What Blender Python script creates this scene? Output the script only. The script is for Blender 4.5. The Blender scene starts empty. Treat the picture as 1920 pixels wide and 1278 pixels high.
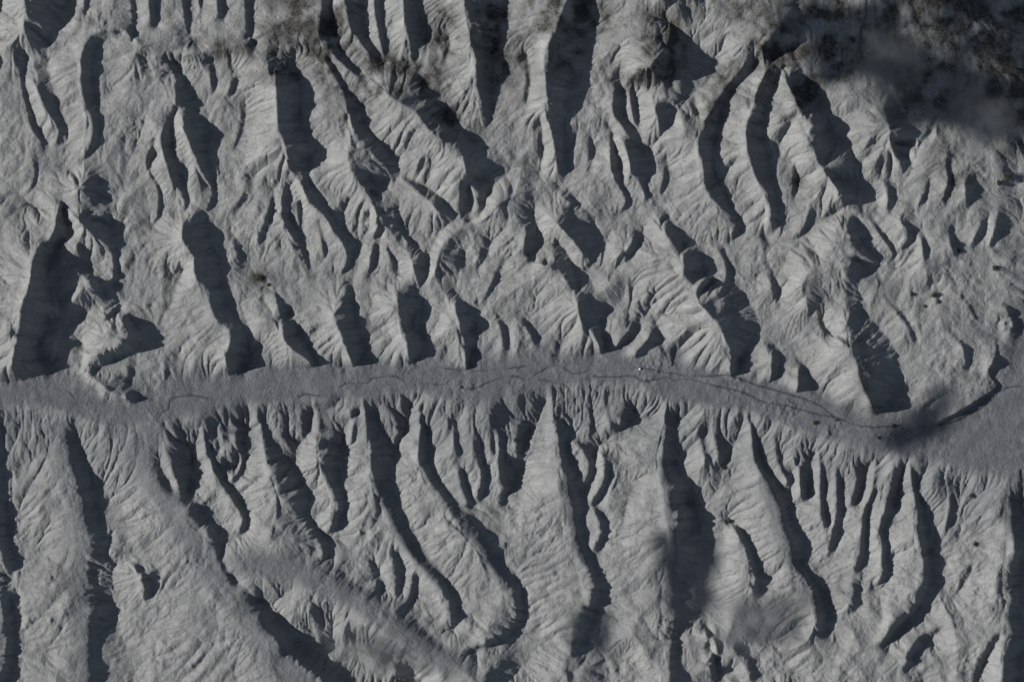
import bpy, bmesh, math, random
from mathutils import Vector, noise as mnoise
import numpy as np

# ------------------------------------------------------------------ camera, sky, sun, exposure
SUN_AZ, SUN_EL = -3, 26                  # light comes from the west
LEE, EROSION = .69, 4
CAM_H = 6000
sc = bpy.context.scene
cam = bpy.data.objects.new('camera', bpy.data.cameras.new('camera')); sc.collection.objects.link(cam)
cam.location = (0, 0, CAM_H); cam.rotation_euler = (0, 0, 0)
cam.data.sensor_width = 36; cam.data.lens = 36*CAM_H/1920
cam.data.clip_start = 10; cam.data.clip_end = 60000
sc.camera = cam
world = bpy.data.worlds.new('World'); sc.world = world; world.use_nodes = True
wn = world.node_tree.nodes; bg = wn['Background']
sky = wn.new('ShaderNodeTexSky'); sky.sky_type = 'NISHITA'; sky.sun_disc = False
sky.sun_elevation = math.radians(SUN_EL); sky.sun_rotation = math.radians(270-SUN_AZ); sky.altitude = 800
hs_ = wn.new('ShaderNodeHueSaturation'); hs_.inputs['Saturation'].default_value = .75
world.node_tree.links.new(sky.outputs['Color'], hs_.inputs['Color']); world.node_tree.links.new(hs_.outputs['Color'], bg.inputs['Color']); bg.inputs['Strength'].default_value = .05
sun = bpy.data.objects.new('sun', bpy.data.lights.new('sun', 'SUN')); sc.collection.objects.link(sun)
sun.data.energy = 3.8; sun.data.angle = math.radians(.5); sun.data.color = (1, .99, .975)
SD = Vector((-math.cos(math.radians(SUN_AZ))*math.cos(math.radians(SUN_EL)), -math.sin(math.radians(SUN_AZ))*math.cos(math.radians(SUN_EL)), math.sin(math.radians(SUN_EL))))
sun.rotation_euler = SD.to_track_quat('Z', 'Y').to_euler()
sc.view_settings.view_transform = 'Standard'; sc.view_settings.look = 'None'
sc.view_settings.exposure = .68; sc.view_settings.gamma = 1
sc.cycles.volume_bounces = 1

# ---------------------------------------------------------------- traced survey of the badlands (map metres; x right, y down)
# crests: (slope of the lee side, points)   gullies: (floor height above the general surface, points)
def P(s):
    return [tuple(float(a) for a in t.split(',')) for t in s.split()]
CRESTS = [(k, P(s)) for k, s in (
 # --- upper slopes, west
 (1, "61,-260 61,-40 61,0 60,40 50,85 46,140 51,180 60,215 68,248 98,281"),
 (.8, "68,140 78,175 92,210 110,235 115,255 105,275"),
 (1, "240,66 205,64 185,70 172,85 163,108 160,140 163,180 170,205 181,230 181,260 168,288 155,303"),
 (1, "318,108 325,128 333,150 337,178 333,205 322,228 308,255 309,280 318,315 330,345 345,365 350,385 345,398"),
 (1, "296,265 282,290 280,320 296,348 302,375 300,395 294,415"),
 (1, "333,205 345,225 352,250 362,272 373,300 382,325 398,350 400,370 390,398"),
 (1, "168,-80 168,-20 166,28"), (1, "250,-80 250,-20 256,30 255,75"), (1, "285,-80 285,-20 290,50"),
 (1, "345,-80 347,-20 352,40 360,75"), (1, "375,-80 375,-20 380,25"), (1, "412,-80 412,-20 415,40"), (1, "462,-80 462,-20 466,30 470,80"),
 (1, "440,130 438,150 430,185"), (1, "395,120 398,150 402,175"),
 # --- upper slopes, centre
 (1, "524,105 523,150 525,200 528,245 538,275 545,320"),
 (1, "545,325 530,375 535,420 555,450 570,480 578,505"),
 (1, "553,345 560,385 562,430"), (1, "597,420 604,450 608,480"),
 (1, "545,325 568,350 582,385 610,405 628,435 648,465 652,490 640,512"),
 (1, "592,95 615,125 630,145 643,170 652,192 655,218 666,248 692,282 715,306 738,330"),
 (.8, "655,218 658,260 655,300 665,335 690,360 705,400 708,440"),
 (.9, "690,360 730,385 745,405 752,440 780,470 798,490"),
 (1, "712,440 722,455 728,475 740,500"), (1, "708,440 700,462 696,490 690,510"),
 (1, "752,440 765,470 775,500 785,530"),
 (1, "715,345 755,340 785,362 815,390 832,415"),
 (1, "690,165 720,180 735,190 765,205 782,215 795,235 815,257 835,270 857,280 870,300 875,330 886,360 897,385 892,400"),
 (1, "703,-80 703,-20 708,50 717,90 722,118"), (1, "757,-80 757,-20 762,50 770,85 775,120 782,130"),
 (1.1, "612,-80 612,-20 606,40 600,85"), (1, "650,-80 650,-20 655,40 675,80 700,115"),
 (1, "870,-80 870,-20 872,25 880,67 890,107 895,162 905,205 913,235"),
 (1, "1068,-80 1068,-10 1050,35 1040,70 1023,95 1018,122 1022,155 1025,188 1022,222 1032,245 1037,272 1043,295 1045,325"),
 (.8, "1014,235 1009,280 1012,305"),
 (1, "1170,145 1153,152 1150,180 1147,200 1150,222 1165,240 1180,262 1198,280"),
 (1, "1176,160 1180,190 1185,225 1193,240"), (1, "1215,165 1222,195 1228,225 1232,250 1225,268"),
 (1.3, "1235,-80 1240,0 1245,40 1252,60 1248,90 1225,120 1205,140 1170,145"),
 (1, "1140,235 1143,265 1142,300 1146,325 1155,345 1168,365 1172,380 1160,397"),
 (1, "1150,240 1165,270 1175,300 1182,325 1200,345 1208,365 1205,378"),
 (1, "1490,20 1440,75 1405,112 1370,150 1342,188 1330,212 1317,232 1314,252 1305,268 1306,290 1314,318 1320,347 1333,375 1355,395 1372,410 1378,425 1362,445"),
 (1, "1450,110 1425,150 1410,190 1398,237 1396,275 1406,317 1425,345 1438,370 1441,400 1445,432"),
 (1, "1455,95 1463,140 1473,178 1500,218 1506,248 1518,282 1530,315 1548,340 1562,360 1558,385 1543,405"),
 (.9, "1520,370 1512,400 1505,425 1493,440"),
 (1, "1640,175 1648,205 1655,230 1663,265 1672,295 1688,320"),
 # --- middle belt, west
 (1, "60,290 71,325 66,348 50,362"), (.6, "150,318 146,345 153,365 172,372"),
 (24, "122,380 105,440 88,462"), (56, "90,458 82,467 72,495 67,532 55,560 47,595 42,637 33,665 30,690 32,705"),
 (1.15, "122,385 150,412 175,437 185,450 207,460 215,482 215,520 202,525"),
 (1.1, "118,460 140,450 152,465 155,485 145,495"),
 (1.1, "112,492 135,498 158,515 178,535 190,555 198,562"), (.9, "212,555 218,575 205,590 190,597"),
 (20, "225,590 245,620 240,640 215,655 180,665 150,660"), (.6, "130,665 150,690 185,715 212,735 245,748"),
 (1, "315,402 345,405 347,450 367,485 370,520 397,545 395,565 410,600 432,620 435,637 428,665 432,690"),
 (.8, "248,668 240,690 243,715"), (.8, "305,670 310,690 308,715"),
 # --- middle belt, centre
 (1, "512,350 510,380 495,425 482,455"),
 (1, "505,525 515,545 521,570 530,600 534,630 552,655 575,672 588,682"),
 (1, "650,525 646,565 628,588 636,615 646,640 655,665 663,684"),
 (1, "735,520 745,550 747,580 755,602 762,637 768,672"),
 (1, "838,535 848,560 858,592 866,625 873,660 874,690"),
 (.8, "940,480 928,518 906,560"),
 (1, "997,395 985,445 983,472 1000,492"), (1, "1012,395 1035,412 1060,440 1087,470 1095,492"),
 (1, "1045,345 1052,365 1075,392"), (1, "1110,450 1107,480 1100,498"), (.8, "1022,496 1035,470 1045,457"),
 (1, "985,475 1003,494 1022,498 1047,506 1060,527 1077,550 1082,570 1090,597 1110,625 1122,645 1126,658"),
 (.9, "1194,573 1186,605 1170,630 1155,650"), (.9, "1225,590 1215,630 1195,655 1188,668"), (.7, "1262,648 1258,685"),
 (.5, "1000,345 960,370 900,410 850,440 825,470 815,520"),
 (.5, "455,205 450,240 440,275"), (.5, "468,330 455,370 430,400"), (.5, "420,430 440,460 450,490"), (.5, "250,470 235,500 225,520"), (.5, "850,455 858,480 850,510"), (.7, "905,440 900,470 890,500"), (.7, "960,590 985,615 1000,640"), (.8, "925,590 940,620 942,660"),
 (.5, "830,60 835,90 828,120"), (.7, "980,110 985,150 980,190"), (.5, "1100,250 1103,290 1098,320"), (.7, "1240,300 1243,330 1235,360"), (.5, "1420,480 1440,520 1450,560"), (.5, "1480,300 1484,340 1480,370"), (.7, "1650,560 1690,600 1710,640"), (.7, "1770,620 1800,650 1810,690"),
 # --- middle belt, east
 (1, "1226,395 1233,412 1250,447 1277,480 1278,512 1305,542 1310,570 1335,597 1348,620 1358,640 1370,668 1365,690 1373,699"),
 (1, "1330,462 1345,470 1358,495 1362,525"), (.8, "1190,425 1180,460 1160,488"),
 (1, "1600,405 1583,425 1592,452 1607,475 1635,490"), (.9, "1620,405 1635,425 1655,455 1670,475 1667,489"), (.8, "1665,400 1690,425 1700,445 1690,460 1680,470"),
 (24, "1605,492 1560,503 1530,506 1507,520 1500,540 1507,570 1518,588"), (1, "1518,588 1525,600 1547,622 1575,642 1595,660 1602,695 1610,722 1622,748 1635,768"),
 (.7, "1560,560 1590,580 1585,600 1572,630"),
 (1, "1420,640 1443,655 1445,690 1443,712"), (.8, "1485,668 1495,690 1492,734"),
 (.9, "1732,330 1728,360 1715,388"), (.8, "1805,325 1802,350 1805,390"), (.7, "1870,385 1860,430 1850,460"),
 (.7, "1700,520 1702,545 1708,560"), (.7, "1745,530 1752,560 1745,575"),
 (.5, "1748,530 1790,548 1820,585 1830,605"),
 (1.3, "1865,630 1865,665 1850,695 1868,722 1840,745 1800,770 1757,788"),
 # --- lower slopes, west
 (.6, "105,755 115,775 120,800 122,835 132,890 147,922 154,957 158,1000 160,1040 157,1095 165,1140 160,1200 158,1300 160,1480"),
 (.9, "240,1060 264,1080 268,1110 265,1124"),
 (1.1, "270,760 300,800 290,822 281,852 281,878 298,905 325,940 345,960 375,985 395,1010 405,1040 430,1090 457,1118 480,1147 495,1178 525,1218 555,1243 585,1262 615,1290 700,1400"),
 (.7, "308,825 320,870 332,905 341,930"),
 (1, "378,800 382,825 390,857 412,902 435,935 450,957 455,975 448,998"), (.8, "440,820 448,850 445,880 433,905"),
 (1, "472,765 480,780 492,815 498,848 503,878 517,902 530,935 552,962 575,990 598,1020 605,1040"),
 (1, "590,755 593,790 594,830 597,865 615,900 625,925 635,945 632,965 622,985 612,997"),
 (1, "680,750 683,775 692,802 695,852 700,890 712,922 727,957 740,985 755,1015 780,1050 815,1085 835,1115 845,1140 848,1165"),
 (.9, "775,1085 768,1120 763,1143"),
 # --- lower slopes, centre
 (1, "775,740 783,765 788,800 786,840 790,868 806,900 835,940 850,962 870,988 900,1020 917,1053 945,1085 960,1108 970,1135 970,1160 955,1182 920,1205 880,1218"),
 (.9, "860,880 867,910 880,945"), (.9, "885,830 900,870 905,900 898,930"), (.9, "935,820 938,870 942,905 953,920"),
 (1.1, "1034,728 1035,745 1037,790 1050,827 1057,877 1070,915 1075,957 1080,990 1083,1018 1100,1053 1112,1083 1113,1108 1107,1133 1090,1163 1085,1190"),
 (.8, "1078,830 1098,850 1108,880 1101,905"), (.9, "1130,850 1138,890 1128,920 1114,940"), (.9, "1118,960 1128,980 1128,1010 1118,1030"),
 (.7, "1235,725 1250,770 1250,810 1246,840 1246,895 1253,930 1262,960 1269,1010 1264,1060 1264,1120 1266,1180 1258,1290 1255,1450"),
 (27, "1250,890 1256,930 1262,960 1269,1010 1265,1060 1262,1110"), (.9, "1380,990 1405,1030 1420,1075 1422,1095 1414,1113"),
 # --- lower slopes, east
 (.9, "-10,950 -2,1020 6,1065"), (1, "-4,1120 4,1180 4,1240 -12,1290"),
 (1.1, "1398,775 1402,785 1410,805 1417,855 1428,882 1440,898 1460,935 1468,962 1478,1005 1490,1045 1500,1065 1515,1085 1530,1110 1535,1150 1540,1185"),
 (.9, "1535,845 1540,880 1545,957 1552,985"), (.9, "1566,870 1571,900 1572,960 1565,1000 1558,1030"),
 (.9, "1643,860 1640,900 1635,930 1625,955 1622,1000 1622,1030 1610,1065"), (1, "1675,870 1672,910 1665,950 1652,995 1660,1010 1660,1045 1662,1070 1655,1095"),
 (1.1, "1705,870 1710,900 1718,930 1725,957 1727,1015 1737,1045 1737,1093 1715,1118 1722,1130 1715,1150 1685,1165 1672,1185 1662,1205"),
 (1, "1602,1095 1605,1115 1600,1135 1585,1150"), (.9, "1780,905 1785,955 1778,985"), (.8, "1820,1065 1803,1100"),
 (.6, "1890,880 1898,950 1905,1050 1903,1120 1890,1200 1885,1290"),
)]
GULLIES = [(d, P(s)) for d, s in (
 (0, "6,-80 9,40 3,90 2,160 3,250 -15,320"),
 (0, "150,-260 150,-40 140,0 145,32 125,65 110,100 110,140 118,175 121,205 133,235 138,262 122,277 100,284 85,300"),
 (0, "60,110 54,145 60,185 70,220 82,250 98,281"),
 (0, "225,90 200,85 191,100 184,130 185,170 192,200 196,225 194,252 190,275 172,298 157,308"),
 (0, "300,290 292,300 288,325 304,350 309,380 305,405 296,420"),
 (0, "333,212 330,245 332,275 340,310 352,340 358,372 355,395 345,401"),
 (0, "340,118 358,165 380,195 392,225 399,250 397,290 400,325 410,360 404,385 392,405"),
 (0, "178,-80 178,-20 173,32"), (0, "258,-80 258,-20 264,40 258,82"), (0, "300,-80 300,-20 305,55"), (0, "360,-80 360,-20 362,60 375,90"),
 (0, "386,-80 385,-20 387,40"), (0, "428,-80 428,-20 430,45"), (0, "476,-80 476,-20 478,40 482,85"),
 (0, "452,130 455,150 440,190"), (0, "408,120 412,150 408,180"),
 (0, "565,100 574,150 577,200 578,240 592,268 597,292 588,315 592,345 612,365 618,390 640,430 660,455 667,478 655,510 640,522 625,525"),
 (0, "547,350 545,390 560,430 575,465 583,500 584,515"), (0, "568,380 567,435"), (0, "603,415 610,445 616,475 608,495 592,508"),
 (0, "625,110 645,152 670,185 687,208 698,240 730,272 750,305 752,328 742,340"),
 (0, "700,410 703,425 685,457 668,478"), (0, "750,392 758,430 790,465 805,495"), (0, "734,467 748,500 752,517"), (0, "712,462 708,495 696,520"),
 (0, "765,331 815,352 845,378 864,402 852,420 830,440 818,460 805,490 806,515 797,535 790,560"),
 (0, "770,115 785,135 796,160 832,190 855,215 872,232 885,250 905,265 925,275 945,300 958,320 940,340 920,360 912,385 902,405 882,412"),
 (0, "722,-80 722,-20 724,50 728,100 728,122"), (0, "785,-80 785,-20 797,30 793,75 785,100 787,130 796,160"),
 (0, "630,-80 630,-20 630,40 640,75 660,105 690,128"), (0, "690,-80 690,-20 693,60 712,95 724,120"),
 (0, "945,-80 945,12 945,82 932,105 930,155 927,200 918,242 914,262 925,275"),
 (0, "1110,-80 1112,50 1106,95 1100,130 1078,160 1077,180 1070,212 1065,240 1066,282 1070,318 1060,345 1052,350"),
 (0, "1019,240 1019,290 1016,322"),
 (0, "1165,155 1172,190 1177,225 1190,240 1202,262 1206,282 1222,300 1222,325 1212,345 1217,370 1208,382"),
 (0, "1190,160 1195,190 1198,225 1200,247"),
 (0, "1250,42 1285,67 1318,95 1345,120 1338,135 1320,160 1302,175 1280,195 1262,220 1250,245 1225,275"),
 (0, "1147,240 1155,275 1168,310 1168,345 1180,365 1184,385 1172,398 1158,403"),
 (0, "1420,125 1385,162 1362,200 1357,225 1350,250 1346,275 1340,305 1346,325 1362,352 1369,375 1384,405 1396,420 1386,445 1362,460"),
 (0, "1470,125 1455,170 1440,205 1438,245 1447,290 1450,320 1457,350 1460,400 1457,430 1448,440"),
 (0, "1495,100 1518,140 1540,175 1552,225 1577,255 1596,282 1611,317 1618,345 1612,368 1587,393 1560,408 1545,413"),
 (0, "1528,400 1521,420 1508,445 1495,460 1478,470"),
 (0, "1662,160 1690,212 1720,240 1712,270 1702,290 1698,320 1690,340"),
 (0, "82,295 77,325 73,348 62,366 45,374"), (0, "0,330 25,350 45,370 70,395 85,402"),
 (0, "180,312 200,335 199,360 192,374"),
 (0, "122,392 138,425 138,445 118,455 110,475 100,505 105,540 115,570 122,590"),
 (0, "205,372 222,385 220,425 212,450 225,475 228,520 203,548"), (0, "265,328 240,358 222,380"),
 (0, "160,460 158,490 141,499"), (0, "162,500 178,508 190,530 203,552"), (0, "222,555 229,575 222,589 200,603 185,602"),
 (0, "250,595 268,625 267,645 250,663 215,681 185,691"), (0, "110,600 90,650 100,685 150,712 190,745"),
 (0, "395,405 402,437 412,465 427,482 424,515 420,535 437,572 462,607 475,635 478,655 468,680 440,697"),
 (0, "345,505 325,560 315,585 295,615 275,640"), (0, "264,668 258,690 248,715"), (0, "325,672 322,695 312,720"),
 (0, "518,350 517,385 505,430 490,470 478,482"), (0, "523,480 510,495 490,505 470,500"),
 (0, "480,520 500,540 516,545 530,549 550,532 562,530 576,520"),
 (0, "516,540 533,562 550,585 563,607 578,635 586,660 592,682"),
 (0, "668,520 667,560 673,587 688,637 690,658 668,686"),
 (0, "788,540 800,560 802,580 798,612 805,640 795,662 775,680"),
 (0, "850,535 892,575 904,588 895,618 900,640 882,670 880,692"), (0, "953,487 932,530 912,570 902,590"),
 (0, "1002,400 1015,435 1020,445 1004,475 1004,490"),
 (0, "1062,345 1080,368 1098,388 1118,405 1123,422 1118,440 1128,455 1122,480 1110,500 1100,510"),
 (0, "1045,453 1065,470 1080,490 1085,510 1090,540"),
 (0, "1158,508 1170,532 1168,558 1146,582 1136,605 1137,637 1132,658"),
 (0, "1208,575 1206,605 1195,635 1175,645 1152,657"), (0, "1228,595 1250,630 1258,641 1230,656 1200,670"), (0, "1268,648 1265,688"),
 (0, "1238,383 1255,395 1272,422 1305,430 1302,445 1287,455"),
 (0, "1300,445 1335,448 1355,455 1368,490 1378,520 1371,533 1400,552 1410,575 1423,605 1421,630 1416,650 1396,672 1380,699"),
 (0, "1328,475 1330,505 1345,527"), (0, "1125,505 1160,506 1180,493 1205,455 1215,425"),
 (0, "1610,410 1612,440 1630,470 1650,487 1645,500"), (0, "1632,400 1650,430 1673,460 1678,480 1669,493"), (0, "1718,395 1712,430 1714,452 1696,466 1681,477"),
 (0, "1605,488 1632,503 1641,535 1624,557 1626,590 1647,605 1666,637 1681,665 1689,697 1694,717 1681,741 1652,772"),
 (0, "1545,590 1548,612 1562,632"),
 (0, "1455,643 1469,660 1467,700 1447,717"), (0, "1490,663 1520,690 1545,730 1560,746"),
 (0, "1742,335 1738,365 1725,390 1716,405"), (0, "1830,325 1833,360 1815,396"), (0, "1893,390 1881,440 1851,480 1838,497"),
 (0, "1709,515 1710,540 1716,560"), (0, "1760,530 1762,560 1756,575"),
 (0, "1755,535 1800,550 1830,590 1840,612"), (0, "1850,540 1880,555 1900,572 1930,573"),
 (0, "1871,640 1871,682 1861,702 1874,723 1851,752 1806,783 1762,799"),
 (0, "468,205 463,245 448,280"), (0, "485,335 475,370 445,405"), (0, "438,430 458,460 462,492"), (0, "268,470 252,505 232,528"), (0, "868,455 876,485 862,515"), (0, "925,440 918,475 900,508"), (0, "975,585 1008,615 1015,642"), (0, "940,588 956,620 956,662"),
 (0, "842,60 849,92 838,125"), (0, "992,110 999,150 992,195"), (0, "1112,250 1117,290 1108,325"), (0, "1253,300 1258,332 1246,365"), (0, "1436,478 1458,520 1464,562"), (0, "1492,300 1498,340 1490,375"), (0, "1662,555 1706,600 1724,645"), (0, "1784,615 1816,650 1824,692"),
 (-8, "142,792 147,822 160,852 170,890 173,922 184,960 197,990 203,1013 208,1038 225,1065 218,1100 215,1145 225,1190 240,1240 250,1300 255,1480"),
 (0, "208,1038 240,1052 270,1085 278,1120 256,1133 252,1160 290,1180 298,1192 285,1215 275,1255 290,1300"),
 (0, "330,812 335,860 348,905 347,932 365,940 390,970 410,988 425,1010 415,1040 413,1052 426,1073 443,1098"),
 (-4, "482,1124 512,1145 532,1173 548,1205 560,1232 590,1256 617,1280 720,1390"),
 (0, "302,830 304,880 322,920"),
 (0, "390,812 398,862 425,910 448,945 461,978 456,1003 440,1012"), (0, "460,818 458,860 450,885 431,912"),
 (0, "482,768 497,790 507,815 530,845 552,862 558,882 580,908 586,930 577,950 590,982 610,1015 613,1045"),
 (0, "600,755 612,790 632,820 636,842 634,872 638,905 646,928 643,960 635,988 613,1007"),
 (0, "687,753 692,775 703,810 720,850 731,880 737,925 749,955 766,990 779,1010 786,1035 809,1060 831,1085 846,1110 862,1135 858,1165 851,1190"),
 (11, "560,1042 600,1052 640,1079 680,1104 715,1126 760,1156 800,1191 845,1223 862,1230"), (0, "785,1082 779,1112 764,1148"),
 (0, "792,743 797,770 800,830 801,865 821,900 849,932 870,955 885,965 917,988 937,1015 939,1060 956,1082 976,1090 986,1120 988,1168 966,1191 931,1213 886,1229"),
 (0, "870,885 880,920 886,957"), (0, "905,830 909,870 913,890 909,922 900,952"), (0, "943,820 946,870 951,910 961,930 951,952 930,972"), (0, "985,950 975,980 955,1006"),
 (0, "1040,728 1050,755 1062,785 1090,822 1112,847 1118,880 1109,905 1103,922 1107,957 1096,975 1101,1000 1108,1035 1126,1080 1151,1097 1131,1130 1114,1180 1099,1210 1085,1227"),
 (0, "1072,820 1068,845 1081,870 1093,887"), (0, "1146,870 1143,895 1136,920 1119,946"), (0, "1122,958 1143,985 1141,1006 1126,1036"),
 (-8, "1285,765 1269,812 1271,862 1297,900 1320,917 1350,957 1382,985"), (-14, "1300,905 1302,950 1312,1000 1332,1050 1325,1100 1330,1180 1360,1290"),
 (0, "1390,985 1413,1030 1429,1080 1433,1105 1441,1160 1462,1190 1485,1212"),
 (-4, "1408,783 1416,803 1429,850 1443,885 1466,910 1488,957 1501,988 1520,1013 1519,1038 1506,1055 1516,1075 1541,1100 1561,1125 1566,1175 1566,1196"),
 (0, "1541,845 1549,900 1553,957 1560,988"), (0, "1576,880 1586,920 1589,960 1584,1000 1571,1042"),
 (0, "1652,860 1650,900 1645,940 1635,955 1631,1000 1631,1040 1619,1071"), (0, "1687,870 1685,910 1677,957 1662,1000 1671,1020 1670,1045 1678,1065 1669,1090 1656,1107"),
 (-4, "1714,873 1723,905 1737,945 1742,965 1754,1003 1752,1038 1759,1075 1757,1098 1742,1130 1730,1151 1707,1181 1682,1201 1664,1211"),
 (0, "1622,1098 1629,1125 1616,1151 1591,1161"), (0, "1793,905 1796,955 1786,1006"), (0, "1831,1068 1811,1111 1796,1126"),
 (-8, "1925,880 1935,1000 1940,1120 1930,1290"),
 (-26, "560,1236 620,1222 690,1215 740,1250 790,1300"),
 (0, "4,950 12,1020 22,1072 8,1105"), (0, "8,1120 20,1180 18,1240 2,1290"), (0, "172,1060 185,1110 188,1160 180,1220 188,1300 190,1480"),
 (0, "1292,1095 1288,1130 1280,1180 1274,1290 1272,1450"),
)]
CRESTS += [(.8, P(s)) for s in (
 "1650,335 1660,365 1655,395", "1765,300 1770,340 1760,380", "1840,395 1830,430 1815,460", "1780,420 1775,450 1785,480", "1700,420 1720,450 1725,480", "1860,560 1890,590 1900,620", "690,1060 700,1090 705,1108", "735,1040 742,1080 740,1110", "1330,1190 1345,1220 1340,1260", "1380,1222 1402,1242 1412,1276", "1760,1180 1720,1210 1702,1250", "1880,1180 1850,1220 1832,1270", "1100,745 1105,780 1108,810", "1130,735 1137,775 1145,800", "1165,730 1170,765 1165,795", "1310,800 1320,840 1325,870", "1335,790 1345,830 1350,865", "1455,830 1462,870 1480,905", "1490,840 1497,880 1505,930", "1605,860 1608,900 1600,940", "845,780 850,815 855,850", "560,770 565,805 570,835", "655,770 660,800 655,830", "415,800 418,840 410,870", "735,770 745,805 740,835", "975,790 970,830 975,860", "920,780 918,815 922,850")]
GULLIES += [(0, P(s)) for s in (
 "1668,330 1680,365 1670,400", "1780,300 1786,342 1774,385", "1856,400 1848,438 1828,470", "1790,420 1792,450 1800,480", "1715,415 1738,450 1742,482", "1870,550 1905,585 1918,620", "702,1055 716,1090 720,1116", "747,1040 757,1080 752,1118", "1347,1185 1363,1220 1355,1266", "1394,1210 1418,1236 1428,1276", "1776,1188 1737,1221 1716,1260", "1896,1188 1867,1228 1846,1276", "1110,745 1114,782 1116,812", "1140,735 1147,775 1153,800", "1174,730 1179,765 1173,797", "1320,798 1331,840 1336,872", "1344,790 1355,830 1360,865", "1464,828 1472,868 1490,902", "1499,838 1507,880 1514,930", "1614,860 1618,900 1610,942", "855,780 860,815 866,850", "570,768 575,805 580,835", "664,770 669,800 664,832", "424,800 428,840 420,874", "744,768 755,805 750,838", "985,790 981,830 986,862", "929,780 928,815 932,850")]
GULLIES += [(-12, P(s)) for s in (
 "372,815 360,850 351,890 348,922", "465,785 455,820 445,860 437,900", "584,775 575,805 562,840 556,862", "672,772 652,795 642,830 637,850", "771,758 760,800 742,838 733,862",
 "1024,752 1008,785 988,818 977,852 966,900 945,945", "1205,765 1165,805 1130,832 1112,858", "1392,795 1386,820 1374,845 1362,872", "1500,860 1490,900 1485,935", "1530,850 1522,890 1520,930", "1630,870 1622,905 1612,945", "1695,875 1690,915 1684,950")]
# ridges given with their own height above the general surface
RIDGES = [(h, P(s)) for h, s in (
 (13, "150,45 200,60 240,66 280,95 318,108 380,105 440,94 490,72 535,45 570,10 590,-60"),
 (11, "524,105 560,95 600,88 640,120 690,165"),
 (24, "425,1072 470,1066 520,1075 570,1092 620,1118 670,1150 720,1192 780,1238 830,1275"),
 (24, "418,1050 470,1047 520,1052 580,1070 640,1100 690,1128 740,1168 800,1212 850,1246 900,1290"),
)]
RIM = P("-400,800 0,760 90,765 200,800 300,792 380,780 470,757 560,750 680,745 780,733 850,755 920,755 1030,725 1100,718 1200,722 1250,757 1300,758 1400,772 1500,808 1600,838 1700,858 1800,878 1900,900 2400,1000")
FOOT = P("-400,690 0,715 60,712 130,725 195,750 250,757 330,722 430,705 590,688 700,686 870,693 960,676 1120,664 1200,674 1370,704 1450,720 1560,756 1640,776 1755,800 1875,725 1905,640 1960,560 2400,420")
STREAMS = [P(s) for s in (
 "296,797 303,776 318,765 320,754 330,746 355,742 400,748", "640,726 650,718 690,717 700,708 738,705 756,713 768,728 785,720 830,722 848,716 875,727 892,730 915,719 945,709 970,706 990,713 1010,700 1040,685 1058,690 1078,700 1102,695",
 "1115,705 1150,707 1185,705 1210,714 1250,706 1262,712 1290,710 1320,718 1345,725 1400,738 1430,752 1480,762 1520,772 1570,782 1605,796 1645,800 1690,797",
 "1190,688 1230,695 1265,701 1300,706 1370,703 1430,722 1500,744 1545,762 1562,776 1590,790", "820,688 870,695 930,694 965,690 1000,684", "120,722 140,745 148,765 142,790",
 "1730,800 1790,790 1850,760 1885,730 1925,722", "1010,712 1060,722 1072,745", "560,745 575,738 600,742")]

# smooth ash-covered crest tops (width, line) and rounded mounds (x, y, radius, height)
BANDS = [(w, P(p)) for w, p in (
 (36, "285,795 266,850 268,890 298,930 333,985 368,1030 393,1080 438,1130 478,1190 528,1250 590,1310"), (40, "415,1062 470,1058 520,1064 580,1084 640,1112 690,1140 740,1180 800,1225 860,1262"),
 (28, "105,785 112,850 122,900 138,960 146,1030 142,1100 146,1200 142,1320"), (18, "712,900 726,950 753,1005 788,1052 820,1088"), (20, "845,948 890,1002 925,1052 952,1102"),
 (14, "1058,900 1066,960 1078,1010 1098,1062"), (22, "1428,900 1452,950 1468,1010 1498,1080 1518,1140"), (16, "1246,860 1250,930 1262,1010 1262,1100"))]
MOUNDS = ((168, 345, 30, 14), (140, 470, 22, 12), (165, 540, 32, 13), (215, 628, 36, 13), (1105, 395, 24, 8), (1145, 540, 26, 10), (262, 1090, 22, 10), (520, 1010, 26, 10), (560, 1020, 24, 8), (478, 988, 18, 9), (500, 1003, 13, 7), (640, 1190, 16, 10), (702, 1240, 18, 11), (742, 1258, 14, 13), (592, 1212, 13, 9), (95, 640, 22, 9), (1088, 1185, 16, 9), (1072, 1215, 12, 8))
import numpy as np
STEP = 1.6
MX, MY = 352, 352                       # margin of surveyed ground beyond the picture, metres
NX, NY = int((1920 + 2*MX)/STEP)//16*16, int((1278 + 2*MY)/STEP)//16*16
gu = (np.arange(NX) + .5)*STEP - MX     # map x
gv = (np.arange(NY) + .5)*STEP - MY     # map y (down)
U, V = np.meshgrid(gu, gv)
rng = np.random.default_rng(7)

def spline(pts, ds=.6):
    p = np.array(pts, float)
    if len(p) < 3:
        q = p
        n = max(2, int(np.hypot(*(p[1]-p[0]))/ds)); t = np.linspace(0, 1, n)[:, None]
        return p[0]*(1-t) + p[1]*t
    q = np.vstack([2*p[0]-p[1], p, 2*p[-1]-p[-2]])
    out = []
    for i in range(1, len(q)-2):
        p0, p1, p2, p3 = q[i-1:i+3]
        n = max(2, int(np.hypot(*(p2-p1))/ds)); t = np.linspace(0, 1, n, endpoint=False)[:, None]
        m1, m2 = (p2-p0)*.45, (p3-p1)*.45
        out.append((2*t**3-3*t**2+1)*p1 + (t**3-2*t**2+t)*m1 + (-2*t**3+3*t**2)*p2 + (t**3-t**2)*m2)
    out.append(p[-1:])
    return np.vstack(out)

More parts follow.
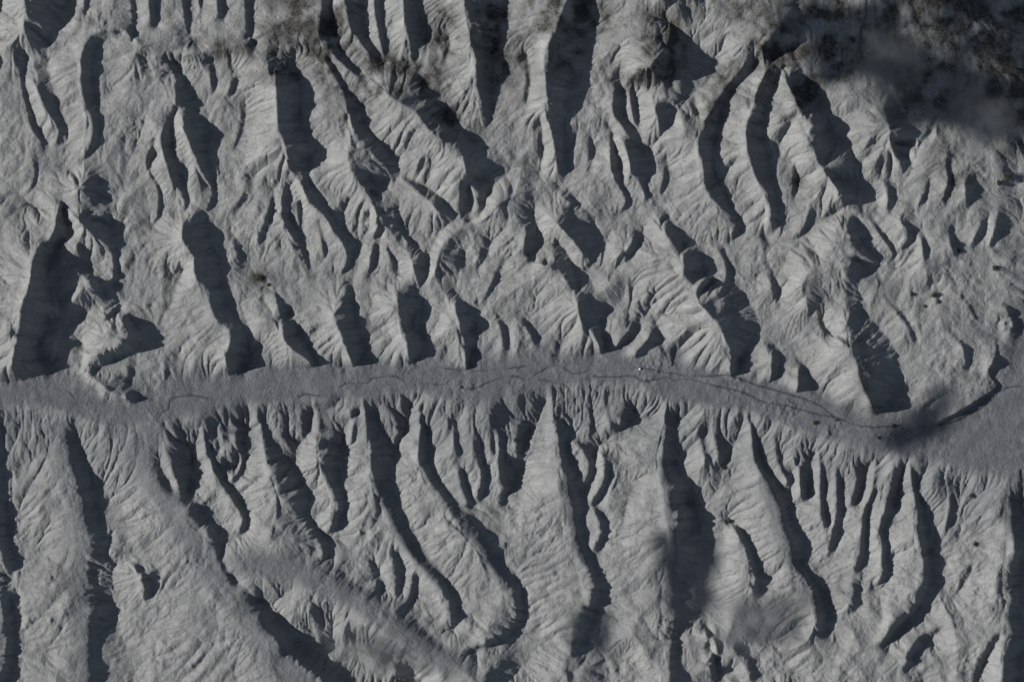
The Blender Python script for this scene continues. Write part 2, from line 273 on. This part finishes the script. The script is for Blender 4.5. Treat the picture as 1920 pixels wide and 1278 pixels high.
def blur(a, s):
    r = max(1, int(3*s)); k = np.exp(-.5*(np.arange(-r, r+1)/s)**2); k /= k.sum()
    b = np.pad(a, ((r, r), (0, 0)), 'edge'); a = sum(w*b[i:i+a.shape[0]] for i, w in enumerate(k))
    b = np.pad(a, ((0, 0), (r, r)), 'edge'); return sum(w*b[:, i:i+a.shape[1]] for i, w in enumerate(k))

def up(a, n):                           # bilinear enlargement to shape n
    y = np.clip((np.arange(n[0])+.5)*a.shape[0]/n[0]-.5, 0, a.shape[0]-1.001); x = np.clip((np.arange(n[1])+.5)*a.shape[1]/n[1]-.5, 0, a.shape[1]-1.001)
    yi, xi = y.astype(int), x.astype(int); fy, fx = (y-yi)[:, None], (x-xi)[None]
    a = a[yi]*(1-fy) + a[yi+1]*fy
    return a[:, xi]*(1-fx) + a[:, xi+1]*fx

def noise(cell, seed, sx=1., sy=1.):    # value noise with smooth interpolation, cell in metres
    r = np.random.default_rng(seed)
    cx, cy = cell*sx, cell*sy
    h, w = int(NY*STEP/cy)+4, int(NX*STEP/cx)+4
    g = r.standard_normal((h, w)); x = (gu+MX)/cx; y = (gv+MY)/cy
    xi, yi = x.astype(int), y.astype(int); fx, fy = x-xi, y-yi
    fx = (fx*fx*(3-2*fx))[None]; fy = (fy*fy*(3-2*fy))[:, None]
    a = g[yi]*(1-fy) + g[yi+1]*fy
    return a[:, xi]*(1-fx) + a[:, xi+1]*fx

def fbm(cell, seed, octs=4, gain=.5):
    return sum(noise(cell/2**i, seed+i)*gain**i for i in range(octs))

def curve_y(pts):
    p = np.array(pts); return np.interp(gu, p[:, 0], p[:, 1])

def cells(q):
    i = ((q[:, 0]+MX)/STEP).astype(int); j = ((q[:, 1]+MY)/STEP).astype(int)
    ok = (i >= 0) & (i < NX) & (j >= 0) & (j < NY)
    return i, j, ok

def lic(f, gx, gy, n, both=True):       # smear a noise field along the fall line
    m = np.hypot(gx, gy)+1e-6; dx, dy = gx/m, gy/m
    acc = f.copy(); wsum = 1.
    for sgn in ((1, -1) if both else (1,)):
        x = np.tile(np.arange(NX, dtype=np.float32), (NY, 1)); y = np.tile(np.arange(NY, dtype=np.float32)[:, None], (1, NX))
        for k in range(n):
            ix = np.clip(x+.5, 0, NX-1).astype(np.int32); iy = np.clip(y+.5, 0, NY-1).astype(np.int32); o = iy*NX+ix
            x += sgn*dx.ravel()[o]; y += sgn*dy.ravel()[o]
            ix = np.clip(x+.5, 0, NX-1).astype(np.int32); iy = np.clip(y+.5, 0, NY-1).astype(np.int32)
            w = 1-k/n; acc += w*f.ravel()[iy*NX+ix]; wsum += w
    return acc/wsum

def solve(val, mask, levels=7):
    pyr = [(val*mask, mask.astype(float))]
    for _ in range(levels-1):
        v, m = pyr[-1]
        if v.shape[0] % 2 or v.shape[1] % 2: break
        v = v.reshape(v.shape[0]//2, 2, v.shape[1]//2, 2).sum((1, 3)); m = m.reshape(m.shape[0]//2, 2, m.shape[1]//2, 2).sum((1, 3))
        pyr.append((v, m))
    h = None
    for l, (v, m) in reversed(list(enumerate(pyr))):
        c = m > 0; t = np.where(c, v/np.maximum(m, 1e-9), 0)
        h = np.zeros(v.shape) if h is None else up(h, v.shape)
        h[c] = t[c]
        for _ in range(400 if l > 3 else 120 if l > 1 else 60):
            p = np.pad(h, 1, 'edge')
            n = .25*(p[:-2, 1:-1]+p[2:, 1:-1]+p[1:-1, :-2]+p[1:-1, 2:])
            h = np.where(c, t, n)
    return h

def flow(h, iters):                     # water from every cell walks downhill, one cell a step
    p = np.pad(h, 1, 'constant', constant_values=1e6); best = np.zeros_like(h); rec = np.arange(NX*NY).reshape(NY, NX).copy(); me = rec.copy()
    for dj in (-1, 0, 1):
        for di in (-1, 0, 1):
            if di == dj == 0: continue
            s = (h-p[1+dj:1+dj+NY, 1+di:1+di+NX])/np.hypot(di, dj)
            b = s > best; best[b] = s[b]; rec[b] = (me+dj*NX+di)[b]
    rec = rec.ravel(); A = np.ones(NX*NY); w = A.copy(); alive = rec != me.ravel()
    for _ in range(iters):
        w = np.bincount(rec, np.where(alive, w, 0), NX*NY); A += w
    return A.reshape(NY, NX), best/STEP

def build():
    rim, foot = curve_y(RIM), curve_y(FOOT)
    dl, du = np.maximum(V-rim[None], 0), np.maximum(foot[None]-V, 0)
    dlb = dl
    base = .08*du - 50*(1-np.exp(-dlb/80)) - .03*dl
    base = blur(base, 5)
    flat = (V < rim[None]) & (V > foot[None])
    # --- rasterise the survey
    val = np.zeros((NY, NX)); mask = np.zeros((NY, NX))
    G = []
    gl = [(d, spline(p)) for d, p in GULLIES]
    allg = np.vstack([q[::5] for d, q in gl if d > -12]); sd = np.array([np.cos(np.radians(SUN_AZ)), -np.sin(np.radians(SUN_AZ))])
    def put(q, h, wt=1.):
        i, j, ok = cells(q); i, j, h = i[ok], j[ok], np.broadcast_to(h, ok.shape)[ok]
        np.add.at(val, (j, i), h*wt); np.add.at(mask, (j, i), wt)
    allc = np.vstack([spline(p)[::5] for _, p in CRESTS])
    for d, q in gl:                     # the shade edge was traced; the gully itself lies a little nearer its crest
        c = q[::4]; D = allc[None]-c[:, None]; r = np.hypot(D[..., 0], D[..., 1]); a = (D@sd)/np.maximum(r, 1e-6)
        r = np.where(a < -.4, r, 1e9); k = r.argmin(1); rr = r[np.arange(len(c)), k]
        mv = np.where((rr < 70)[:, None] & (d > -12), D[np.arange(len(c)), k]*.28, 0)
        n = min(15, len(c)//2*2-1)
        if n > 2: mv = np.stack([np.convolve(np.pad(mv[:, b], n//2, 'edge'), np.ones(n)/n, 'valid') for b in (0, 1)], 1)
        ar = np.arange(len(q)); put(q+np.stack([np.interp(ar, np.arange(len(c))*4, mv[:, b]) for b in (0, 1)], 1), d)
    for k, p in CRESTS:
        q = spline(p); c = q[::4]
        if k > 3:                       # crest of known height, tapering at its ends
            t = np.linspace(0, 1, len(q)); put(q, k*np.clip(np.minimum(t, 1-t)*7+.35, 0, 1), 3.); continue
        D = allg[None]-c[:, None]; r = np.hypot(D[..., 0], D[..., 1]); a = (D@sd)/np.maximum(r, 1e-6)
        r = np.where((a > .25) | (r < 2.5), r/np.clip(.35+a, .5, 1), 1e9).min(1); r = np.where(r > 160, 40, r)
        r = np.where(r > 55, 55+(r-55)*.35, r)
        n = 9 if len(c) < 20 else 17; kk = np.hanning(n+2)[1:-1]; kk /= kk.sum(); r = np.convolve(np.pad(r, n//2, 'edge'), kk, 'valid')
        ci = np.clip(c, [gu[0], gv[0]], [gu[-1], gv[-1]]); H = LEE*k*r*np.clip((ci[:, 1]-np.interp(ci[:, 0], gu, rim))/70, .12, 1)**.7 if c[-1, 1] > np.interp(c[-1, 0], gu, rim)+40 else LEE*k*r
        arc = np.arange(len(c))*2.4; H = H*np.clip(arc/55+.15, 0, 1)
        foot_end = np.interp(c[-1, 0], gu, foot)-45 < c[-1, 1] < np.interp(c[-1, 0], gu, rim)
        if foot_end and len(c) > 25:                        # blunt nose standing on the plain
            kmax = H[-22:-12].max(); m_ = np.arange(len(H)) > len(H)-20; H = np.where(m_, np.maximum(H, kmax*.9), H); H[-2:] *= .6
        else: H = H*np.clip((arc[-1]-arc)/20+.5, 0, 1)
        drop = np.clip((ci[:, 1]-np.interp(ci[:, 0], gu, rim)-15)/90, 0, 1)
        if c[-1, 1] > np.interp(c[-1, 0], gu, rim)+40: H = np.maximum(H*.95, 13*min(1, arc[-1]/90)*k)*(.1+.9*drop)
        Hq = np.interp(np.arange(len(q)), np.arange(len(c))*4, H)
        put(q, Hq, 3.)
        if c[-1, 1] > np.interp(c[-1, 0], gu, rim)+40:      # the lower spurs carry a flat crest: its western edge
            d = np.gradient(np.stack([np.convolve(np.pad(q[:, a], 20, 'edge'), np.ones(41)/41, 'valid') for a in (0, 1)], 1), axis=0); d /= np.hypot(d[:, :1], d[:, 1:])+1e-9
            w = 8*np.clip((q[:, 1]-np.interp(q[:, 0], gu, rim)-20)/170, 0, 1)*np.clip(Hq/20, 0, 1)
            s = np.where(d[:, 1] < 0, -1., 1.)
            put(q + np.stack([-d[:, 1]*s, d[:, 0]*s], 1)*w[:, None], Hq+w*.12, 2.)
    for h, p in RIDGES: put(spline(p), h, 4.)
    m2 = flat & (mask == 0)
    mask[m2] = 1
    edge = np.zeros_like(flat); edge[:2] = edge[-2:] = True; edge[:, :2] = edge[:, -2:] = True
    mask[edge & (mask == 0)] = 1
    v = np.where(mask > 0, val/np.maximum(mask, 1e-9), 0)
    r = solve(v, (mask > 0).astype(float))
    L = np.clip((V-rim[None]-20)/130, 0, 1)             # convex flanks: strongly below the rim, slightly above
    rp = np.maximum(r, 0); r = np.where(r > 0, (1-L)*40*(rp/40)**.9 + L*34*(rp/34)**.74, r)
    h = base + r
    return h, flat, base, dl, du

def bands():
    m = np.zeros((NY, NX))
    for w, p in BANDS:
        q = spline(p); c = np.zeros((NY, NX)); i, j, ok = cells(q); c[j[ok], i[ok]] = 1
        s = w/STEP/2.2; m = np.maximum(m, np.clip(blur(c, s)*s*2.9, 0, 1))
    return m

def detail(h, flat, dl, du):
    nf = 1-blur(flat.astype(float), 9)
    for x, y, r, a in MOUNDS: h = h + a*np.exp(-(np.hypot(U-x, V-y)/r)**2.4)
    chaos = np.clip((V-1120)/90, 0, 1)*np.clip((U-820)/90, 0, 1) + np.clip((U-1700)/120, 0, 1)*np.clip((V-960)/100, 0, 1)
    h = h + np.clip(chaos, 0, 1)*9*(.9-np.abs(fbm(95, 141, 3, .4)))
    band = bands()
    h = h*(1-band) + blur(h, 4)*band; nf = nf*(1-.75*band)
    out = (U < -20) | (U > 1940) | (V < -20) | (V > 1298)
    # broken ground away from the survey
    dist = np.maximum.reduce([-U, U-1920, -V, V-1278, np.zeros_like(U)])
    h = h + np.clip(dist/150, 0, 1)*(30*np.abs(fbm(150, 50, 4)) )
    low = blur((dl > 25).astype(float), 12)
    h = blur(h, 1.0)*(1-low) + blur(h, 2.0)*low
    h0 = blur(h, 3)
    h = h + nf*(1.7*fbm(60, 11, 3) + .6*fbm(22, 21, 3))
    # rills running down the fall line, three sizes
    for cell, amp, ln, sm, sd_ in ((60, 7, 40, 10, 30), (30, 4.2, 34, 7, 31), (15, 2.3, 26, 5, 32), (7, .6, 12, 3, 33), (3.6, .3, 4, 2, 34)):
        hs = blur(.35*h+.65*h0, sm); gy, gx = np.gradient(hs, STEP); sl = np.hypot(gx, gy)
        f = lic(noise(cell, sd_), gx, gy, ln); f /= f.std()
        ridged = np.clip(np.abs(f), 0, 2)-.8
        patch = np.clip(.7+.75*noise(80, sd_+7), .1, 1.8)
        h = h + amp*(1+(.55*np.clip(du/60, 0, 1) if cell > 20 else 0))*ridged*np.clip(.12+.16*low+.9*sl/.6, 0, 1.3)*patch*(.25+.75*nf)
    # running water cuts the gullies
    for it in range(EROSION):
        A, s = flow(h + .02*rng.standard_normal(h.shape), 160)
        cut = np.minimum(.45*(np.minimum(A, 2500)**.42-1)*np.clip(s, 0, 1.2), 3.4)
        h = h - blur(cut, .7)*nf*.55
        h = h*.9 + blur(h, .8)*.1
    # streams on the flat
    wet = np.zeros_like(h)
    for p in STREAMS:
        q = spline(p); wob = np.cumsum(rng.standard_normal((len(q), 2)), 0)*.12; wob -= np.linspace(0, 1, len(q))[:, None]*wob[-1]
        q = q+wob; i, j, ok = cells(q); c = np.zeros_like(h); c[j[ok], i[ok]] = 1
        c = np.clip(blur(c, .6)*2.2, 0, 1); c = c*np.clip(.8+.6*noise(25, 83), .2, 1); h = h - 1.0*c; wet = np.maximum(wet, c)
    h = h + (.55*fbm(11, 61, 3) + .16*noise(3.4, 71))*np.clip(.45+.8*noise(40, 81), .2, 1.6)
    gy, gx = np.gradient(blur(.5*h+.5*h0, 3), STEP)
    streak = lic(noise(4.5, 201), gx, gy, 12); s2 = lic(noise(12, 202), gx, gy, 26)
    streak = streak/streak.std() + .5*s2/s2.std()
    return h, wet, streak
# ------------------------------------------------------------------ the ground: one sheet
h, flat, base, dl, du = build()
h, wet, streak = detail(h, flat, dl, du)

def blobs(lst):                         # soft patches (x, y, rx, ry, weight)
    m = np.zeros_like(h)
    for x, y, rx, ry, w in lst:
        m = np.maximum(m, w*np.clip(1.35-np.hypot((U-x)/rx, (V-y)/ry), 0, 1))
    return m
scrub_shade = blobs(((565, 55, 75, 75, 1), (610, 90, 70, 90, 1), (740, 150, 95, 55, .95), (850, 225, 60, 45, .6), (430, 98, 110, 22, .6), (545, 135, 80, 30, .7),
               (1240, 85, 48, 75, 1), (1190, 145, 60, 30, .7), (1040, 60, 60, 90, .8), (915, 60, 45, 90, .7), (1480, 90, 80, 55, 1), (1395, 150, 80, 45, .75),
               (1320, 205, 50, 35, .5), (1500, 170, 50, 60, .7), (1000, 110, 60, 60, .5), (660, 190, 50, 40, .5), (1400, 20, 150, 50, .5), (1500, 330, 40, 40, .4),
               (1780, 330, 60, 60, .4), (1560, 75, 80, 95, 1), (1800, 40, 190, 90, 1), (1890, 170, 90, 110, 1), (1720, 150, 90, 80, .7), (950, 130, 60, 90, .5), (830, 60, 50, 100, .5), (1100, 40, 60, 60, .7), (1630, 770, 60, 22, .5), (1610, 690, 22, 60, .35), (490, 525, 25, 22, .8), (100, 1080, 30, 30, .4), (1550, 1120, 40, 40, .3)))  # brown plant cover on the ridges; upper right, shade put into the ground colour
scrub_shade = np.clip(scrub_shade*(.75+.55*fbm(24, 91, 3)), 0, 1)
ash = np.clip(blur(flat.astype(float), 16)*1.15*(1+.35*fbm(30, 95, 3)), 0, 1)
ash = np.maximum(ash, blur(((V > curve_y(RIM)[None]) & (dl < 75)).astype(float), 26)*.85)
ash = np.maximum(ash, bands()*.75)
rough = np.clip((dl+du)/60, 0, 1)*np.clip(.6+du/600, 0, 1)
fan = np.clip(1-(h-base)/8, 0, 1)*np.clip(1-du/85, 0, 1)*(V < curve_y(RIM)[None])
ash = np.maximum(ash, blur(fan, 3))
tone = fbm(130, 101, 4)*.5

# the surveyed sheet, with its outer rows pulled far out to the horizon
px = gu-960; py = 639-gv
def stretch(a, n=14, far=26000):
    a = a.copy(); t = (np.arange(n)/(n-1))[::-1]**3
    a[:n] -= np.sign(a[n]-a[0])*far*t; a[-n:] += np.sign(a[-1]-a[-n])*far*t[::-1]
    return a
PX, PY = np.meshgrid(stretch(px), stretch(py))
co = np.empty((NY, NX, 3), np.float32); co[..., 0] = PX; co[..., 1] = PY; co[..., 2] = h
idx = np.arange(NX*NY).reshape(NY, NX)
quads = np.stack([idx[1:, :-1], idx[1:, 1:], idx[:-1, 1:], idx[:-1, :-1]], -1).reshape(-1, 4)
me = bpy.data.meshes.new('terrain')
me.vertices.add(NX*NY); me.vertices.foreach_set('co', co.ravel())
me.loops.add(quads.size); me.loops.foreach_set('vertex_index', quads.ravel().astype(np.int32))
me.polygons.add(len(quads)); me.polygons.foreach_set('loop_start', np.arange(0, quads.size, 4, dtype=np.int32))
me.polygons.foreach_set('use_smooth', np.ones(len(quads), bool))
me.update(calc_edges=True)
for nm, arr in (('scrub_shade', scrub_shade), ('ash', ash), ('tone', tone), ('wet', wet), ('rough', rough), ('streak', streak)):
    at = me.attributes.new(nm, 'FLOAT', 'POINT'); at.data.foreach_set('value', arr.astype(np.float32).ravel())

class Mat:
    def __init__(s, name):
        s.m = bpy.data.materials.new(name); s.m.use_nodes = True; s.t = s.m.node_tree; s.b = s.t.nodes['Principled BSDF']
        s.b.inputs['Specular IOR Level'].default_value = .12; s.b.inputs['Roughness'].default_value = .95
    def n(s, kind, **kw):
        o = s.t.nodes.new('ShaderNode'+kind)
        for k, v in kw.items():
            if k in o.inputs: o.inputs[k].default_value = v
            else: setattr(o, k, v)
        return o
    def l(s, a, b): s.t.links.new(a, b)
    def mix(s, f, a, b, mode='MIX'):
        o = s.t.nodes.new('ShaderNodeMix'); o.data_type = 'RGBA'; o.blend_type = mode
        for sock, v in ((o.inputs[0], f), (o.inputs[6], a), (o.inputs[7], b)):
            if hasattr(v, 'links'): s.l(v, sock)
            else: sock.default_value = v
        return o.outputs[2]
    def attr(s, nm): return s.n('Attribute', attribute_name=nm).outputs['Fac']
    def math(s, op, a, b=0., c=0.):
        o = s.t.nodes.new('ShaderNodeMath'); o.operation = op
        for i, v in enumerate((a, b, c)):
            if hasattr(v, 'links'): s.l(v, o.inputs[i])
            else: o.inputs[i].default_value = v
        return o.outputs[0]

M = Mat('grey_volcanic_soil')
geo = M.n('NewGeometry').outputs['Position']
def tex(scale, detail=5, rough=.6):
    o = M.n('TexNoise', Scale=scale, Detail=detail, Roughness=rough); M.l(geo, o.inputs['Vector']); return o.outputs['Fac']
n_big, n_mid, n_fine = tex(.012, 6), tex(.07, 5), tex(.35, 3, .7)
col = M.mix(M.math('MULTIPLY_ADD', n_mid, 1.6, -.3), (.182, .183, .176, 1), (.262, .262, .250, 1))
col = M.mix(M.math('MULTIPLY_ADD', M.attr('tone'), .5, .35), col, (.218, .218, .210, 1))
asn = M.mix(M.math('MULTIPLY_ADD', tex(.03, 6, .65), 2.6, -.8), (.094, .098, .104, 1), (.152, .154, .158, 1))
col = M.mix(M.attr('ash'), col, asn)
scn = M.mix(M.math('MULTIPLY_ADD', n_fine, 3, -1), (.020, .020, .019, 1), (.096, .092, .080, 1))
col = M.mix(M.math('MULTIPLY', M.attr('scrub_shade'), M.math('MULTIPLY_ADD', n_mid, 2.6, -.2)), col, scn)
fl = tex(.16, 4, .75); pt = tex(.02, 3)
fleck = M.math('MULTIPLY', M.math('MINIMUM', M.math('MAXIMUM', M.math('MULTIPLY_ADD', fl, 9., -5.2), 0.), 1.), M.math('MINIMUM', M.math('MAXIMUM', M.math('MULTIPLY_ADD', pt, 5., -1.95), 0.), 1.))
col = M.mix(M.math('MULTIPLY', M.math('MULTIPLY', fleck, M.attr('rough')), .75), col, (.055, .052, .040, 1))
col = M.mix(M.math('MULTIPLY', M.attr('wet'), .85), col, (.045, .046, .048, 1))
col = M.mix(.6, col, M.mix(n_fine, (.4, .4, .4, 1), (1.6, 1.6, 1.6, 1)), 'MULTIPLY')
sk = M.math('ADD', .25, M.math('MULTIPLY', .75, M.attr('rough')))
col = M.mix(sk, col, M.mix(M.math('MULTIPLY_ADD', M.attr('streak'), .06, .5), (.5, .5, .51, 1), (1.42, 1.42, 1.4, 1)), 'MULTIPLY')
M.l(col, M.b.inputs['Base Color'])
bmp = M.n('Bump', Strength=.8, Distance=1.2)
hh = M.math('ADD', M.math('MULTIPLY', n_fine, 1.6), M.math('MULTIPLY', n_mid, 3.0))
M.l(hh, bmp.inputs['Height']); M.l(bmp.outputs['Normal'], M.b.inputs['Normal'])
me.materials.append(M.m)
terrain = bpy.data.objects.new('terrain', me); sc.collection.objects.link(terrain); terrain['kind'] = 'structure'

def ground(x, y):                       # height of the ground at a map point
    return float(h[int((y+MY)/STEP), int((x+MX)/STEP)])

# ------------------------------------------------------------------ bushes, a boulder
def link(name, bm, mat, parent=None, smooth=True):
    m = bpy.data.meshes.new(name); bm.to_mesh(m); bm.free(); m.materials.append(mat.m)
    if smooth: m.polygons.foreach_set('use_smooth', [True]*len(m.polygons))
    o = bpy.data.objects.new(name, m); sc.collection.objects.link(o); o.parent = parent
    return o
random.seed(5)
LEAF = Mat('dark_leaves'); lf = LEAF.n('TexNoise', Scale=.9, Detail=3.); LEAF.l(LEAF.n('NewGeometry').outputs['Position'], lf.inputs['Vector'])
LEAF.l(LEAF.mix(lf.outputs['Fac'], (.028, .034, .024, 1), (.085, .092, .066, 1)), LEAF.b.inputs['Base Color'])
BARK = Mat('grey_bark'); bf = BARK.n('TexNoise', Scale=3., Detail=4.)
BARK.l(BARK.mix(bf.outputs['Fac'], (.05, .042, .035, 1), (.11, .095, .08, 1)), BARK.b.inputs['Base Color'])
ROCK = Mat('pale_rock'); rf = ROCK.n('TexNoise', Scale=.8, Detail=5.)
ROCK.l(ROCK.mix(rf.outputs['Fac'], (.4, .39, .34, 1), (.6, .58, .52, 1)), ROCK.b.inputs['Base Color'])

def make_bush():
    root = bpy.data.objects.new('bush', None); sc.collection.objects.link(root)
    bm = bmesh.new()
    lobes = [(random.uniform(-.5, .5), random.uniform(-.5, .5), random.uniform(.35, .75), random.uniform(.32, .6)) for _ in range(9)]
    for k in range(900):
        lx, ly, lz, r = random.choice(lobes)
        v = Vector((random.gauss(0, 1), random.gauss(0, 1), random.gauss(0, .8))).normalized()
        c = Vector((lx, ly, lz)) + v*r*random.uniform(.6, 1.05)
        if c.z < .04: continue
        a = Vector((random.gauss(0, 1), random.gauss(0, 1), random.gauss(0, 1))).normalized()*random.uniform(.05, .11)
        b = a.cross(v).normalized()*random.uniform(.04, .08)
        bm.faces.new([bm.verts.new(c+p) for p in (-a, b, a, -b)])
    link('foliage', bm, LEAF, root, False)
    bm = bmesh.new()
    for k in range(5):
        an = k*1.26; tip = Vector((.4*math.cos(an), .4*math.sin(an), .6)); prev = None
        for i in range(4):
            p = tip*(i/3); r = .07*(1-i/3.6)
            ring = [bm.verts.new(p+Vector((r*math.cos(q*1.047), r*math.sin(q*1.047), -.08 if i == 0 else 0))) for q in range(6)]
            if prev:
                for q in range(6): bm.faces.new((prev[q], prev[(q+1) % 6], ring[(q+1) % 6], ring[q]))
            prev = ring
    link('stem', bm, BARK, root)
    return root
bush0 = make_bush()
BUSHES = (
 (1528, 792, 8, 'large dark bush alone on the grey ash plain above the eastern fluted rim'),
 (1568, 787, 5, 'small bush in the dry stream bed close under the pale eastern spur'),
 (1647, 820, 6, 'bush at the rim edge left of the black shadow patch on the plain'),
 (1676, 798, 8, 'broad bush at the left edge of the black shadow patch on the plain'),
 (1825, 930, 9, 'dark bush on the gentle slope right of the eastern fluted gullies'),
 (1834, 1022, 9, 'big bush on the smooth pale slope near the lower right corner'),
 (1708, 552, 7, 'bush in the short dark gully on the upper eastern lit slope'),
 (1748, 553, 10, 'largest bush of the clump in the forked gully on the eastern slope'),
 (1757, 566, 7, 'lower right bush of the clump in the forked gully'),
 (1731, 574, 6, 'left outlying bush of the clump below the forked gully'),
 (1782, 458, 10, 'dark bush at the head of the steep gully on the far eastern slope'),
 (1795, 471, 8, 'bush just downhill of the bush at the steep gully head'),
 (1862, 503, 11, 'round bush in the saddle near the right edge of the slopes'),
 (1884, 334, 17, 'very large dark bush under the dusty upper right corner'),
 (1868, 345, 10, 'smaller bush touching the left side of the very large upper right bush'),
 (489, 522, 13, 'big greenish bush in the hollow at the foot of the western lobes'),
 (504, 534, 7, 'small bush beside the big greenish bush in the western hollow'),
 (1360, 878, 9, 'dark bush at the foot of the flutes in the eastern amphitheatre'),
 (1372, 980, 10, 'bush at the mouth of the dark canyon on its upper right edge'),
)
for i, (x, y, r, lab) in enumerate(BUSHES):
    if i == 0: o = bush0
    else:
        o = bush0.copy(); sc.collection.objects.link(o)
        for ch in bush0.children:
            c = ch.copy(); sc.collection.objects.link(c); c.parent = o
    o.location = (x-960, 639-y, ground(x, y)-.05*r); r *= .65; o.scale = (r, r*random.uniform(.75, 1), r*.75); o.rotation_euler = (0, 0, random.uniform(0, 6.28))
    o['label'] = lab; o['category'] = 'bush'; o['group'] = 'bushes scattered over the badlands'
bm = bmesh.new(); bmesh.ops.create_icosphere(bm, subdivisions=3, radius=1)
for v in bm.verts:
    v.co *= 1 + .35*mnoise.noise(v.co*1.3) + .1*mnoise.noise(v.co*4); v.co.z *= .8
o = link('boulder', bm, ROCK); o.location = (1200-960, 639-692, ground(1200, 692)+1); o.scale = (2.6, 2.2, 2)
o['label'] = 'single bright pale boulder on the ash plain beside the upper dry stream'; o['category'] = 'boulder'

# ------------------------------------------------------------------ drifting ash dust and unseen clouds added to shade parts of the slopes
def dust(x, y, rx, ry, rz, dens, rot, lab, seed):
    m = bpy.data.materials.new('ash_dust'); m.use_nodes = True; t = m.node_tree; t.nodes.clear()
    out = t.nodes.new('ShaderNodeOutputMaterial'); pv = t.nodes.new('ShaderNodeVolumePrincipled'); t.links.new(pv.outputs[0], out.inputs['Volume'])
    pv.inputs['Color'].default_value = (.32, .33, .35, 1); pv.inputs['Anisotropy'].default_value = .2
    tc = t.nodes.new('ShaderNodeTexCoord'); ln = t.nodes.new('ShaderNodeVectorMath'); ln.operation = 'LENGTH'; t.links.new(tc.outputs['Object'], ln.inputs[0])
    ns = t.nodes.new('ShaderNodeTexNoise'); ns.noise_dimensions = '4D'; ns.inputs['W'].default_value = seed; ns.inputs['Scale'].default_value = 2.6; ns.inputs['Detail'].default_value = 6
    t.links.new(tc.outputs['Object'], ns.inputs['Vector'])
    def mt(op, a, b, c=0.):
        o = t.nodes.new('ShaderNodeMath'); o.operation = op
        for i, v in enumerate((a, b, c)):
            if hasattr(v, 'links'): t.links.new(v, o.inputs[i])
            else: o.inputs[i].default_value = v
        return o.outputs[0]
    fall = mt('SUBTRACT', 1., ln.outputs['Value'])
    d = mt('MULTIPLY_ADD', ns.outputs['Fac'], 4.5, -2.45); d = mt('ADD', d, mt('MULTIPLY', fall, 1.5)); d = mt('MULTIPLY', mt('MINIMUM', mt('MAXIMUM', d, 0.), 1.), dens)
    d = mt('MULTIPLY', d, mt('MINIMUM', mt('MAXIMUM', mt('MULTIPLY', fall, 3.), 0.), 1.))
    t.links.new(d, pv.inputs['Density'])
    bm = bmesh.new(); bmesh.ops.create_icosphere(bm, subdivisions=3, radius=1)
    me_ = bpy.data.meshes.new('dust_cloud'); bm.to_mesh(me_); bm.free(); me_.materials.append(m)
    o = bpy.data.objects.new('dust_cloud', me_); sc.collection.objects.link(o)
    o.location = (x-960, 639-y, ground(x, y)+rz*.75); o.scale = (rx, ry, rz); o.rotation_euler = (0, 0, math.radians(rot))
    o['label'] = lab; o['category'] = 'dust cloud'; o['group'] = 'drifting clouds of ash dust'
dust(1655, 135, 85, 95, 60, .02, 10, 'largest grey dust cloud drifting over the dark upper right ridges', 1.3)
dust(1835, 215, 80, 90, 55, .014, 30, 'thin grey dust cloud hugging the right edge of the upper slopes', 4.1)
dust(700, 1220, 150, 62, 45, .014, -12, 'long low dust cloud filling the bottom left canyon', 7.7)
dust(1405, 1165, 95, 85, 50, .016, 20, 'rounded dust cloud at the mouth of the dark canyon', 9.2)

bm = bmesh.new(); ALT = 1500; L_ = ALT/SD.z
SHADE = [(1542, 80, 58, 80, 0), (1735, 792, 56, 36, 20), (1690, 818, 45, 28, 0), (1765, 750, 26, 30, 0), (1330, 1050, 34, 50, 0), (1315, 1120, 30, 40, 0), (1985, 960, 50, 60, 0), (1990, 1200, 55, 70, 20), (1120, 1190, 34, 48, 0)]
for k in range(34):
    SHADE.append((random.uniform(1560, 1960), random.uniform(-60, 235), random.uniform(22, 52), random.uniform(26, 60), random.uniform(-40, 40)))
SHADE = [q for q in SHADE if q[1] > 300 or q[0] < 1570 or q[0] > 1500+1.0*q[1]]
for x, y, rx, ry, rot in SHADE:
    c = Vector((x-960, 639-y, ground(x, y))) + SD*L_
    b2 = bmesh.new(); bmesh.ops.create_icosphere(b2, subdivisions=4, radius=1)
    vs = {}
    for v in b2.verts:
        p = v.co*(1 + .45*mnoise.noise(v.co*1.6+Vector((x, y, 0))) + .22*mnoise.noise(v.co*4+Vector((y, x, 0))))
        a = math.radians(rot); q = Vector((p.x*rx*.8, p.y*ry*.95, p.z*min(rx, ry)*.3))
        vs[v] = bm.verts.new(c + Vector((q.x*math.cos(a)-q.y*math.sin(a), q.x*math.sin(a)+q.y*math.cos(a), q.z)))
    for f in b2.faces: bm.faces.new([vs[v] for v in f.verts])
    b2.free()
CL = Mat('shade_cloud'); CL.b.inputs['Base Color'].default_value = (.85, .85, .85, 1)
o = link('clouds', bm, CL); o['kind'] = 'stuff'  # out-of-view shade casters, added along the sun ray to darken chosen patches
